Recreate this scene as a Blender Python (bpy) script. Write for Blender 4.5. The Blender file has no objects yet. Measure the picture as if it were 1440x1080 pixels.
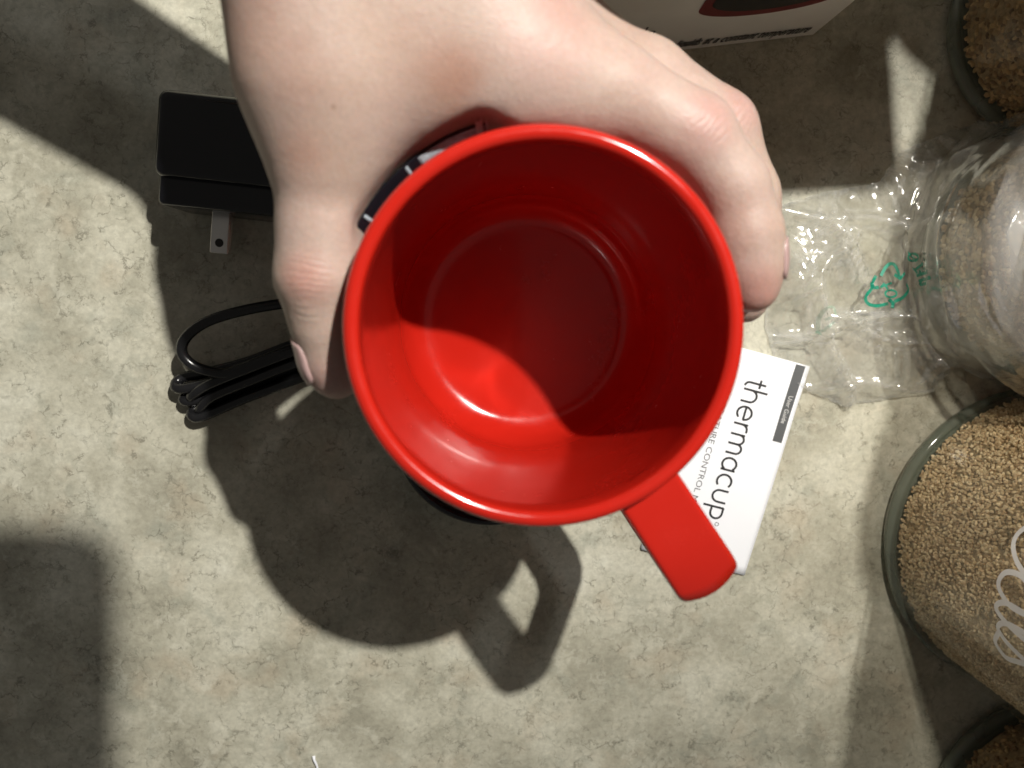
import bpy, math, random
import numpy as np
from mathutils import Vector, Matrix

random.seed(7)
rng = np.random.default_rng(7)
scene = bpy.context.scene

# ------------------------------------------------------------------ camera
F_PX, CX, CY = 1080.0, 720.0, 540.0          # phone lens, in pixels of a 1440 wide frame
CAM_H = 0.300
NADIR = (680.0, 430.0)                       # pixel straight below the lens (hand-held tilt)
_v = np.array([(NADIR[0]-CX)/F_PX, (CY-NADIR[1])/F_PX, -1.0])
Zw = -_v/np.linalg.norm(_v)
Xw = np.array([1.0, 0, 0]) - Zw[0]*Zw; Xw /= np.linalg.norm(Xw)
Yw = np.cross(Zw, Xw)
RCW = np.array([Xw, Yw, Zw])                 # camera axes -> world
CAM = np.array([0, 0, CAM_H])
cam_data = bpy.data.cameras.new('camera')
cam_data.sensor_width = 36.0
cam_data.lens = 36.0*F_PX/1440.0
cam_data.clip_start = 0.003
cam_data.clip_end = 20
cam_data.dof.use_dof = True
cam_data.dof.focus_distance = 0.262
cam_data.dof.aperture_fstop = 10.5
cam = bpy.data.objects.new('camera', cam_data)
scene.collection.objects.link(cam)
M = Matrix.Identity(4)
for i in range(3):
    for j in range(3):
        M[i][j] = RCW[i][j]
M[2][3] = CAM_H
cam.matrix_world = M
scene.camera = cam

def P(px, py, z=0.0):
    """point of the place seen at a pixel, at height z above the counter"""
    d = RCW @ np.array([(px-CX)/F_PX, (CY-py)/F_PX, -1.0])
    t = (z-CAM_H)/d[2]
    return CAM + t*d

# ------------------------------------------------------------------ light
world = bpy.data.worlds.new('World'); scene.world = world; world.use_nodes = True
bg = world.node_tree.nodes['Background']
bg.inputs[0].default_value = (1.0, 0.95, 0.86, 1); bg.inputs[1].default_value = 0.10

def lamp(name, loc, watts, radius, col, aim=None, cone=110):
    l = bpy.data.lights.new(name, 'POINT' if aim is None else 'SPOT'); l.energy = watts; l.shadow_soft_size = radius; l.color = col
    o = bpy.data.objects.new(name, l); o.location = loc; scene.collection.objects.link(o)
    if aim is not None:
        l.spot_size = math.radians(cone); l.spot_blend = 1.0
        o.rotation_euler = (Vector(aim)-Vector(loc)).to_track_quat('-Z', 'Y').to_euler()
    return o
GL = P(1495, -690, 0)
KEY = np.array([GL[0], GL[1], 0.62])
lamp('under_cabinet_lamp', KEY, 32.5, 0.008, (1.0, 0.96, 0.88), P(-100, 230, 0), 87)
lamp('under_cabinet_bulb', KEY+np.array([0.07, 0.10, 0.0]), 2.0, 0.02, (0.95, 0.97, 1.0))
L3 = P(905, -430, 0)
lamp('counter_spot', (L3[0], L3[1], 0.50), 11.5, 0.009, (1.0, 0.93, 0.80), (0.335, -0.06, 0.0), 52)

scene.view_settings.view_transform = 'Standard'
scene.view_settings.look = 'None'
scene.view_settings.exposure = 0.0
scene.view_settings.gamma = 1.0
scene.render.engine = 'CYCLES'
scene.cycles.use_denoising = True
scene.cycles.max_bounces = 7
scene.cycles.use_adaptive_sampling = True
scene.cycles.adaptive_threshold = 0.025
scene.cycles.transparent_max_bounces = 24
scene.cycles.caustics_reflective = True
scene.cycles.blur_glossy = 0.15
scene.cycles.sample_clamp_indirect = 4.0
scene.cycles.caustics_refractive = False

# ------------------------------------------------------------------ helpers
COL = scene.collection
def link(o, parent=None):
    COL.objects.link(o)
    if parent is not None: o.parent = parent
    return o
def tag(o, label=None, cat=None, group=None, kind=None):
    if label: o['label'] = label
    if cat: o['category'] = cat
    if group: o['group'] = group
    if kind: o['kind'] = kind
    return o
def empty(name, loc, label, cat, group=None):
    o = bpy.data.objects.new(name, None); o.location = Vector(loc); o.empty_display_size = 0.01
    COL.objects.link(o); return tag(o, label, cat, group)
def mesh_obj(name, verts, faces, mat, parent=None, smooth=True):
    """verts in world space; parent is an Empty that is only translated"""
    v = np.asarray(verts, dtype=float)
    if parent is not None:
        off = np.array(world_loc(parent)); v = v-off
    me = bpy.data.meshes.new(name)
    me.from_pydata([tuple(x) for x in v], [], [tuple(int(i) for i in f) for f in faces])
    me.update()
    if smooth:
        me.polygons.foreach_set('use_smooth', [True]*len(me.polygons))
    if mat is not None: me.materials.append(mat)
    o = bpy.data.objects.new(name, me)
    return link(o, parent)
def world_loc(o):
    l = Vector(o.location)
    while o.parent is not None:
        o = o.parent; l = l+Vector(o.location)
    return l
def recalc(o):
    import bmesh
    bm = bmesh.new(); bm.from_mesh(o.data); bmesh.ops.recalc_face_normals(bm, faces=bm.faces)
    bm.to_mesh(o.data); bm.free(); return o
def bevel(o, w, seg=3, ang=35):
    m = o.modifiers.new('bevel', 'BEVEL'); m.width = w; m.segments = seg; m.limit_method = 'ANGLE'; m.angle_limit = math.radians(ang)
    return o
def autosmooth(o, ang=40):
    for p in o.data.polygons: p.use_smooth = True
    o.data.set_sharp_from_angle(angle=math.radians(ang)); return o

def lathe(profile, center, seg=96, close=False):
    """profile [(r,z)], z absolute; center (x,y)"""
    V = []; Fc = []
    n = len(profile)
    for k in range(seg):
        a = 2*math.pi*k/seg
        for r, z in profile: V.append((center[0]+r*math.cos(a), center[1]+r*math.sin(a), z))
    for k in range(seg):
        k2 = (k+1) % seg
        for i in range(n-1 if not close else n):
            i2 = (i+1) % n
            Fc.append((k*n+i, k2*n+i, k2*n+i2, k*n+i2))
    return V, Fc
def tube(path, r, seg=12, caps=True):
    path = np.asarray(path, float); n = len(path); V = []; Fc = []
    rs = np.full(n, r) if np.isscalar(r) else np.asarray(r)
    tang = np.gradient(path, axis=0); tang /= np.linalg.norm(tang, axis=1)[:, None]
    up = np.array([0.13, 0.21, 1.0]); up /= np.linalg.norm(up)
    nprev = np.cross(tang[0], up); nprev /= np.linalg.norm(nprev)
    for i in range(n):
        nn = nprev - tang[i]*np.dot(nprev, tang[i]); nn /= np.linalg.norm(nn); b = np.cross(tang[i], nn); nprev = nn
        for k in range(seg):
            a = 2*math.pi*k/seg
            V.append(path[i]+rs[i]*(math.cos(a)*nn+math.sin(a)*b))
    for i in range(n-1):
        for k in range(seg):
            k2 = (k+1) % seg
            Fc.append((i*seg+k, i*seg+k2, (i+1)*seg+k2, (i+1)*seg+k))
    if caps:
        Fc.append(tuple(range(seg-1, -1, -1))); Fc.append(tuple((n-1)*seg+k for k in range(seg)))
    return V, Fc
def spline(pts, n=60):
    """Catmull-Rom through points"""
    p = np.asarray(pts, float); p = np.vstack([2*p[0]-p[1], p, 2*p[-1]-p[-2]])
    segs = len(p)-3; out = []
    for s in np.linspace(0, segs-1e-9, n):
        i = int(s); t = s-i; a, b, c, d = p[i], p[i+1], p[i+2], p[i+3]
        out.append(0.5*((2*b)+(-a+c)*t+(2*a-5*b+4*c-d)*t*t+(-a+3*b-3*c+d)*t**3))
    return np.array(out)
def ribbon2d(pts, w, n=None):
    """flat stroke of width w along 2D polyline -> verts2d, faces"""
    p = np.asarray(pts, float)
    t = np.gradient(p, axis=0); t /= (np.linalg.norm(t, axis=1)[:, None]+1e-12)
    nrm = np.stack([-t[:, 1], t[:, 0]], 1)
    ws = np.full(len(p), w) if np.isscalar(w) else np.asarray(w)
    L = p+nrm*ws[:, None]/2; R = p-nrm*ws[:, None]/2
    V = np.empty((2*len(p), 2)); V[0::2] = L; V[1::2] = R
    Fc = [(2*i, 2*i+1, 2*i+3, 2*i+2) for i in range(len(p)-1)]
    return V, Fc
def merge(parts):
    V = []; Fc = []
    for v, f in parts:
        o = len(V); V += [tuple(x) for x in v]; Fc += [tuple(i+o for i in q) for q in f]
    return V, Fc
def box_vf(x0, x1, y0, y1, z0, z1):
    V = [(x0,y0,z0),(x1,y0,z0),(x1,y1,z0),(x0,y1,z0),(x0,y0,z1),(x1,y0,z1),(x1,y1,z1),(x0,y1,z1)]
    Fc = [(0,3,2,1),(4,5,6,7),(0,1,5,4),(1,2,6,5),(2,3,7,6),(3,0,4,7)]
    return V, Fc
def frame_box(o, ax, ay, az, sx, sy, sz):
    """box with corner o and orthonormal axes"""
    V, Fc = box_vf(0, sx, 0, sy, 0, sz)
    o, ax, ay, az = map(np.asarray, (o, ax, ay, az))
    return [tuple(o+x*ax+y*ay+z*az) for x, y, z in V], Fc
def text_vf(body, size, spacing=1.0, shear=0.0, offset=0.0):
    c = bpy.data.curves.new('t', 'FONT'); c.body = body; c.size = size; c.space_character = spacing; c.shear = shear; c.offset = offset
    c.resolution_u = 3
    o = bpy.data.objects.new('t', c); COL.objects.link(o)
    dg = bpy.context.evaluated_depsgraph_get()
    me = o.evaluated_get(dg).to_mesh()
    V = [(v.co.x, v.co.y) for v in me.vertices]; Fc = [tuple(p.vertices) for p in me.polygons]
    o.evaluated_get(dg).to_mesh_clear()
    bpy.data.objects.remove(o); bpy.data.curves.remove(c)
    return np.array(V), Fc

# ------------------------------------------------------------------ materials
class NT:
    def __init__(s, name):
        s.m = bpy.data.materials.new(name); s.m.use_nodes = True; s.t = s.m.node_tree
        s.b = s.t.nodes['Principled BSDF']; s.out = s.t.nodes['Material Output']
    def n(s, kind, **kw):
        x = s.t.nodes.new(kind)
        for k, v in kw.items(): setattr(x, k, v)
        return x
    def l(s, a, b): s.t.links.new(a, b)
    def noise(s, vec, scale, detail=4, rough=0.55, dist=0.0):
        x = s.n('ShaderNodeTexNoise'); x.inputs['Scale'].default_value = scale; x.inputs['Detail'].default_value = detail
        x.inputs['Roughness'].default_value = rough; x.inputs['Distortion'].default_value = dist
        if vec is not None: s.l(vec, x.inputs['Vector'])
        return x
    def ramp(s, fac, stops):
        x = s.n('ShaderNodeValToRGB'); e = x.color_ramp.elements
        while len(e) < len(stops): e.new(0.5)
        for el, (p, c) in zip(e, stops): el.position = p; el.color = (c[0], c[1], c[2], 1) if not np.isscalar(c) else (c, c, c, 1)
        s.l(fac, x.inputs[0]); return x
    def mix(s, fac, a, b, mode='MIX'):
        x = s.n('ShaderNodeMix', data_type='RGBA', blend_type=mode)
        for sock, v in ((x.inputs[0], fac), (x.inputs[6], a), (x.inputs[7], b)):
            if hasattr(v, 'links') or hasattr(v, 'is_linked'): s.l(v, sock)
            elif np.isscalar(v): sock.default_value = v
            else: sock.default_value = (v[0], v[1], v[2], 1)
        return x.outputs[2]
    def math(s, op, a, b=None, clamp=False):
        x = s.n('ShaderNodeMath', operation=op); x.use_clamp = clamp
        for sock, v in ((x.inputs[0], a), (x.inputs[1], b)):
            if v is None: continue
            if np.isscalar(v): sock.default_value = v
            else: s.l(v, sock)
        return x.outputs[0]
    def fall(s, d, r0, r1, top):
        x = s.n('ShaderNodeMapRange', interpolation_type='SMOOTHSTEP')
        s.l(d, x.inputs['Value']); x.inputs['From Min'].default_value = r0; x.inputs['From Max'].default_value = r1
        x.inputs['To Min'].default_value = top; x.inputs['To Max'].default_value = 0.0
        return x.outputs[0]
    def bump(s, h, strength, dist=0.001):
        x = s.n('ShaderNodeBump'); x.inputs['Strength'].default_value = strength; x.inputs['Distance'].default_value = dist
        s.l(h, x.inputs['Height']); s.l(x.outputs[0], s.b.inputs['Normal']); return x
    def coords(s, kind='Object'):
        return s.n('ShaderNodeTexCoord').outputs[kind]
def plain(name, col, rough=0.5, spec=0.5, coat=0.0, metal=0.0, var=0.06, vscale=60, bump=0.0, bscale=900):
    t = NT(name); c = t.coords()
    nz = t.noise(c, vscale, 5)
    a = tuple(x*(1-var) for x in col); b = tuple(min(1, x*(1+var)) for x in col)
    t.l(t.ramp(nz.outputs[0], [(0.3, a), (0.7, b)]).outputs[0], t.b.inputs['Base Color'])
    t.b.inputs['Roughness'].default_value = rough; t.b.inputs['Specular IOR Level'].default_value = spec
    t.b.inputs['Coat Weight'].default_value = coat; t.b.inputs['Coat Roughness'].default_value = 0.06
    t.b.inputs['Metallic'].default_value = metal
    if bump:
        t.bump(t.noise(c, bscale, 3).outputs[0], bump, 0.0004)
    return t.m

def mat_counter():
    t = NT('counter_laminate'); c = t.coords()
    warp = t.noise(c, 60, 4, 0.6)
    wv = t.n('ShaderNodeVectorMath', operation='MULTIPLY_ADD'); t.l(warp.outputs['Color'], wv.inputs[0]); wv.inputs[1].default_value = (0.010,)*3; t.l(c, wv.inputs[2])
    big = t.noise(wv.outputs[0], 26, 6, 0.62)
    base = t.ramp(big.outputs[0], [(0.30, (0.27, 0.257, 0.20)), (0.45, (0.385, 0.37, 0.295)), (0.56, (0.475, 0.46, 0.375)), (0.70, (0.56, 0.55, 0.465))]).outputs[0]
    tan = t.noise(c, 44, 4, 0.5)
    tanf = t.ramp(tan.outputs[0], [(0.55, 0.0), (0.70, 0.45)]).outputs[0]
    col = t.mix(tanf, base, (0.41, 0.345, 0.255))
    grn = t.noise(wv.outputs[0], 70, 4, 0.6)
    col = t.mix(t.ramp(grn.outputs[0], [(0.56, 0.0), (0.70, 0.5)]).outputs[0], col, (0.275, 0.285, 0.235))
    fine = t.noise(c, 420, 4, 0.7)
    col = t.mix(0.5, col, t.ramp(fine.outputs[0], [(0.3, 0.36), (0.7, 0.66)]).outputs[0], 'OVERLAY')
    # crackle
    w2 = t.noise(c, 150, 4, 0.65)
    v2 = t.n('ShaderNodeVectorMath', operation='MULTIPLY_ADD'); t.l(w2.outputs['Color'], v2.inputs[0]); v2.inputs[1].default_value = (0.012,)*3; t.l(c, v2.inputs[2])
    fs = []
    for sc_, wd, moff, lo_, hi_ in ((115, 0.058, 0.0, 0.40, 0.54), (235, 0.080, 3.7, 0.44, 0.58)):
        vor = t.n('ShaderNodeTexVoronoi', feature='DISTANCE_TO_EDGE'); vor.inputs['Scale'].default_value = sc_; t.l(v2.outputs[0], vor.inputs['Vector'])
        line = t.ramp(vor.outputs['Distance'], [(0.0, 1.0), (wd, 0.0)]).outputs[0]
        sh = t.n('ShaderNodeVectorMath', operation='ADD'); t.l(c, sh.inputs[0]); sh.inputs[1].default_value = (moff, moff, 0)
        msk = t.ramp(t.noise(sh.outputs[0], 46, 5, 0.62).outputs[0], [(lo_, 0.0), (hi_, 1.0)]).outputs[0]
        msk2 = t.ramp(t.noise(sh.outputs[0], 240, 2, 0.5).outputs[0], [(0.42, 0.0), (0.60, 1.0)]).outputs[0]
        fs.append(t.math('MULTIPLY', t.math('MULTIPLY', line, msk), msk2))
    f = t.math('MAXIMUM', fs[0], t.math('MULTIPLY', fs[1], 0.7))
    spot = t.ramp(t.noise(v2.outputs[0], 120, 5, 0.65).outputs[0], [(0.56, 0.0), (0.72, 0.55)]).outputs[0]
    col = t.mix(spot, col, (0.285, 0.285, 0.225))
    lite = t.ramp(t.noise(v2.outputs[0], 95, 4, 0.6, 0.4).outputs[0], [(0.56, 0.0), (0.70, 0.5)]).outputs[0]
    col = t.mix(lite, col, (0.60, 0.585, 0.49))
    col = t.mix(t.math('MULTIPLY', f, 0.68), col, (0.105, 0.100, 0.074))
    t.l(col, t.b.inputs['Base Color'])
    t.b.inputs['Roughness'].default_value = 0.48; t.b.inputs['Specular IOR Level'].default_value = 0.35
    h = t.math('SUBTRACT', t.math('MULTIPLY', fine.outputs[0], 0.4), f)
    t.bump(h, 0.12, 0.0003)
    return t.m

def mat_red():
    t = NT('red_enamel'); c = t.coords()
    nz = t.noise(c, 14, 3)
    t.l(t.ramp(nz.outputs[0], [(0.3, (0.385, 0.0115, 0.006)), (0.7, (0.42, 0.0132, 0.0068))]).outputs[0], t.b.inputs['Base Color'])
    sm_ = t.noise(c, 55, 6, 0.7)
    t.l(t.ramp(sm_.outputs[0], [(0.35, 0.13), (0.7, 0.30)]).outputs[0], t.b.inputs['Roughness']); t.b.inputs['Specular IOR Level'].default_value = 0.4
    t.b.inputs['Coat Weight'].default_value = 0.4; t.b.inputs['Coat Roughness'].default_value = 0.07
    fine = t.noise(c, 70, 2)
    t.bump(fine.outputs[0], 0.03, 0.0006)
    return t.m

def mat_skin(knuckles, creases):
    t = NT('skin'); c = t.coords()
    blot = t.noise(c, 55, 5, 0.6)
    col = t.ramp(blot.outputs[0], [(0.30, (0.355, 0.243, 0.204)), (0.5, (0.385, 0.284, 0.245)), (0.72, (0.402, 0.308, 0.268))]).outputs[0]
    yel = t.noise(c, 24, 3, 0.5)
    col = t.mix(t.ramp(yel.outputs[0], [(0.45, 0.0), (0.72, 0.45)]).outputs[0], col, (0.382, 0.292, 0.226))
    for (p, r, s, kc) in knuckles:  # knuckle pinks, and brown tints that paint in shade
        d = t.n('ShaderNodeVectorMath', operation='DISTANCE'); t.l(c, d.inputs[0]); d.inputs[1].default_value = tuple(p)
        col = t.mix(t.fall(d.outputs['Value'], r*0.1, r*1.15, s), col, kc)
    fine = t.noise(c, 900, 3, 0.6)
    col = t.mix(0.16, col, t.ramp(fine.outputs[0], [(0.3, 0.3), (0.7, 0.7)]).outputs[0], 'OVERLAY')
    t.l(col, t.b.inputs['Base Color'])
    t.b.inputs['Roughness'].default_value = 0.5; t.b.inputs['Specular IOR Level'].default_value = 0.38
    t.b.inputs['Subsurface Weight'].default_value = 0.25; t.b.inputs['Subsurface Radius'].default_value = (1.0, 0.35, 0.18); t.b.inputs['Subsurface Scale'].default_value = 0.004
    vor = t.n('ShaderNodeTexVoronoi', feature='DISTANCE_TO_EDGE'); vor.inputs['Scale'].default_value = 800; t.l(c, vor.inputs['Vector'])
    h = t.math('ADD', t.math('MULTIPLY', vor.outputs['Distance'], 0.6), t.math('MULTIPLY', t.noise(c, 260, 4, 0.6).outputs[0], 1.4))
    # crease lines across the knuckles
    for (p, axis, r) in creases:
        d = t.n('ShaderNodeVectorMath', operation='DISTANCE'); t.l(c, d.inputs[0]); d.inputs[1].default_value = tuple(p)
        f = t.fall(d.outputs['Value'], r*0.3, r, 1.0)
        dt = t.n('ShaderNodeVectorMath', operation='DOT_PRODUCT'); 
        nzv = t.noise(c, 120, 2)
        ad = t.n('ShaderNodeVectorMath', operation='MULTIPLY_ADD'); t.l(nzv.outputs['Color'], ad.inputs[0]); ad.inputs[1].default_value = (0.004,)*3; t.l(c, ad.inputs[2])
        t.l(ad.outputs[0], dt.inputs[0]); dt.inputs[1].default_value = tuple(axis)
        sn = t.math('SINE', t.math('MULTIPLY', dt.outputs['Value'], 2*math.pi/0.0032))
        sn = t.math('POWER', t.math('ABSOLUTE', sn), 0.5)
        h = t.math('ADD', h, t.math('MULTIPLY', t.math('MULTIPLY', sn, f), 1.0))
    t.bump(h, 0.20, 0.0007)
    return t.m

def mat_thin_clear(name, tint, refl=1.0, haze=0.0, hazecol=(0.8, 0.8, 0.8), rough=0.04, ior=1.5, bump=None):
    """thin clear film or glass wall: passes light straight through, reflects by Fresnel"""
    t = NT(name); t.t.nodes.remove(t.b)
    tr = t.n('ShaderNodeBsdfTransparent'); tr.inputs[0].default_value = (*tint, 1)
    gl = t.n('ShaderNodeBsdfGlossy'); gl.inputs['Roughness'].default_value = rough; gl.inputs[0].default_value = (1, 1, 1, 1)
    lw = t.n('ShaderNodeLayerWeight'); lw.inputs[0].default_value = 0.5
    f0 = ((ior-1)/(ior+1))**2
    c = t.coords()
    if bump:
        bn = t.n('ShaderNodeBump'); bn.inputs['Strength'].default_value = bump[1]; bn.inputs['Distance'].default_value = 0.002
        t.l(t.noise(c, bump[0], 3).outputs[0], bn.inputs['Height']); t.l(bn.outputs[0], gl.inputs['Normal']); t.l(bn.outputs[0], lw.inputs['Normal'])
    f = t.math('MULTIPLY', t.math('ADD', t.math('MULTIPLY', t.math('POWER', lw.outputs['Facing'], 5.0), 1-f0), f0), refl, True)
    base = tr.outputs[0]
    if haze > 0:
        df = t.n('ShaderNodeBsdfDiffuse'); df.inputs[0].default_value = (*hazecol, 1)
        tl = t.n('ShaderNodeBsdfTranslucent'); tl.inputs[0].default_value = (*hazecol, 1)
        ms = t.n('ShaderNodeMixShader'); ms.inputs[0].default_value = 0.5; t.l(df.outputs[0], ms.inputs[1]); t.l(tl.outputs[0], ms.inputs[2])
        hz = t.ramp(t.noise(c, 38, 5, 0.6).outputs[0], [(0.4, haze*0.35), (0.68, haze*1.6)]).outputs[0]
        at = t.n('ShaderNodeAttribute'); at.attribute_name = 'crease'
        hz = t.math('ADD', hz, t.math('MULTIPLY', at.outputs['Fac'], 0.27), True)
        m2 = t.n('ShaderNodeMixShader'); t.l(hz, m2.inputs[0]); t.l(base, m2.inputs[1]); t.l(ms.outputs[0], m2.inputs[2]); base = m2.outputs[0]
    mx = t.n('ShaderNodeMixShader'); t.l(f, mx.inputs[0]); t.l(base, mx.inputs[1]); t.l(gl.outputs[0], mx.inputs[2])
    t.l(mx.outputs[0], t.out.inputs['Surface'])
    return t.m

def mat_grain(name, dark, mid, light):
    t = NT(name); g = t.n('ShaderNodeNewGeometry')
    c = t.ramp(g.outputs['Random Per Island'], [(0.0, dark), (0.25, mid), (0.75, light), (1.0, tuple(min(1, x*1.35) for x in light))]).outputs[0]
    c = t.mix(0.45, c, t.ramp(t.noise(t.coords(), 700, 3).outputs[0], [(0.3, 0.3), (0.7, 0.7)]).outputs[0], 'OVERLAY')
    t.l(c, t.b.inputs['Base Color']); t.b.inputs['Roughness'].default_value = 0.6
    return t.m

MAT = dict(
    counter=mat_counter(), red=mat_red(),
    black=plain('black_gloss_plastic', (0.007, 0.007, 0.010), 0.16, 0.5, var=0.1),
    blackmatt=plain('black_satin_plastic', (0.012, 0.012, 0.013), 0.42, 0.4, var=0.1, bump=0.08),
    rubber=plain('black_cord_rubber', (0.010, 0.010, 0.011), 0.25, 0.5, var=0.1),
    metal=plain('nickel_plate', (0.62, 0.60, 0.58), 0.32, 0.5, metal=1.0, var=0.05),
    dark=plain('dark_hole', (0.02, 0.018, 0.016), 0.6),
    paper=plain('leaflet_paper', (0.83, 0.85, 0.90), 0.35, 0.4, var=0.015, vscale=30),
    ink=plain('black_ink', (0.025, 0.025, 0.028), 0.4),
    greyink=plain('grey_ink', (0.13, 0.13, 0.14), 0.5),
    bandink=plain('grey_band_ink', (0.095, 0.10, 0.105), 0.4),
    whiteink=plain('white_ink', (0.62, 0.62, 0.62), 0.5),
    carton=plain('white_carton', (0.78, 0.76, 0.73), 0.45, 0.4, var=0.03),
    cartonred=plain('carton_print_maroon', (0.16, 0.012, 0.014), 0.4),
    cartonblack=plain('carton_print_black', (0.014, 0.013, 0.012), 0.4, var=0.3),
    letter=plain('white_vinyl_lettering', (0.72, 0.71, 0.70), 0.5, var=0.04),
    silver=plain('silver_foil_print', (0.33, 0.37, 0.41), 0.35, 0.5, metal=0.0, var=0.35, vscale=900),
    nail=plain('fingernail', (0.37, 0.25, 0.24), 0.32, 0.5, var=0.04),
    jarglass=mat_thin_clear('jar_glass', (0.975, 0.985, 0.975), 0.5, 0, rough=0.02, ior=1.45),
    bag=mat_thin_clear('clear_film', (0.965, 0.965, 0.96), 1.8, 0.06, (0.88, 0.89, 0.90), 0.09, 1.5, bump=(90, 0.22)),
    oats=mat_grain('oat_grain', (0.40, 0.26, 0.135), (0.60, 0.42, 0.235), (0.76, 0.575, 0.365)),
    rice=mat_grain('brown_grain', (0.11, 0.055, 0.022), (0.26, 0.15, 0.065), (0.46, 0.30, 0.14)),
    bed=plain('packed_grain', (0.33, 0.225, 0.12), 0.8, var=0.45, vscale=500, bump=0.5, bscale=700),
    lid=plain('bamboo_lid', (0.42, 0.28, 0.15), 0.5, var=0.15, vscale=40),
)
def mat_base_glass():
    t = NT('jar_base_glass'); t.t.nodes.remove(t.b)
    tr = t.n('ShaderNodeBsdfTransparent'); tr.inputs[0].default_value = (0.50, 0.56, 0.50, 1)
    gl = t.n('ShaderNodeBsdfGlossy'); gl.inputs['Roughness'].default_value = 0.08
    df = t.n('ShaderNodeBsdfDiffuse'); df.inputs[0].default_value = (0.34, 0.37, 0.30, 1)
    nz = t.noise(t.coords(), 30, 3)
    m1 = t.n('ShaderNodeMixShader'); t.l(t.ramp(nz.outputs[0], [(0.3, 0.25), (0.7, 0.5)]).outputs[0], m1.inputs[0]); t.l(tr.outputs[0], m1.inputs[1]); t.l(df.outputs[0], m1.inputs[2])
    lw = t.n('ShaderNodeLayerWeight'); lw.inputs[0].default_value = 0.5
    m2 = t.n('ShaderNodeMixShader'); t.l(t.math('ADD', t.math('MULTIPLY', t.math('POWER', lw.outputs['Facing'], 4.0), 0.9), 0.04), m2.inputs[0]); t.l(m1.outputs[0], m2.inputs[1]); t.l(gl.outputs[0], m2.inputs[2])
    t.l(m2.outputs[0], t.out.inputs['Surface']); return t.m
MAT['baseglass'] = mat_base_glass()
def mat_film_ink(name, col, cover):
    t = NT(name); t.b.inputs['Base Color'].default_value = (*col, 1); t.b.inputs['Roughness'].default_value = 0.4
    nz = t.noise(t.coords(), 900, 3)
    t.l(t.ramp(nz.outputs[0], [(0.25, cover*0.75), (0.6, cover)]).outputs[0], t.b.inputs['Alpha']); return t.m
MAT['green'] = mat_film_ink('green_film_print', (0.0, 0.22, 0.14), 0.97)
MAT['palegreen'] = mat_film_ink('pale_green_film_print', (0.20, 0.42, 0.31), 0.35)

# ------------------------------------------------------------------ counter
counter = mesh_obj('countertop', *box_vf(-0.9, 0.9, -0.9, 0.9, -0.035, 0.0), MAT['counter'], smooth=False)
tag(counter, kind='structure')

# ------------------------------------------------------------------ mug
RIM_R = 0.0450
RIM_Z = 0.128
# height at which a 45 mm rim spans 285 px
for _ in range(30):
    c = P(767, 465, RIM_Z); depth = -(RCW.T @ (c-CAM))[2]
    RIM_Z += (depth - RIM_R*F_PX/285.0)*0.5
AX = P(767, 465, RIM_Z)[:2]
FLOOR_Z = RIM_Z-0.088
BASE_Z = RIM_Z-0.094
mug = empty('mug', (AX[0], AX[1], BASE_Z), 'bright red mug held by the hand, open side up, handle to the lower right', 'mug')
def arc(cx, cz, r, a0, a1, n):
    return [(cx+r*math.cos(math.radians(a0+(a1-a0)*i/(n-1))), cz+r*math.sin(math.radians(a0+(a1-a0)*i/(n-1)))) for i in range(n)]
prof = [(0.0, FLOOR_Z), (0.010, FLOOR_Z), (0.020, FLOOR_Z+0.00003), (0.026, FLOOR_Z+0.00015), (0.0295, FLOOR_Z+0.0004)]
prof += [(0.0300+0.0106*math.sin(math.radians(a)), FLOOR_Z+0.0004+0.0120*(1-math.cos(math.radians(a)))) for a in range(8, 86, 6)]
prof += [(0.0408, FLOOR_Z+0.018), (0.0410, FLOOR_Z+0.028), (0.0413, FLOOR_Z+0.05), (0.0417, RIM_Z-0.010)]
prof += arc(0.0432, RIM_Z-0.0019, 0.0019, 172, -8, 12)
prof += [(0.0448, RIM_Z-0.006), (0.0436, RIM_Z-0.016), (0.0431, RIM_Z-0.05), (0.0426, BASE_Z+0.010)]
prof += arc(0.0386, BASE_Z+0.0044, 0.004, -8, -82, 7)
prof += [(0.037, BASE_Z), (0.0, BASE_Z)]
v, f = lathe(prof, AX, 160)
body = recalc(mesh_obj('body', v, f, MAT['red'], mug))
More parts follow.
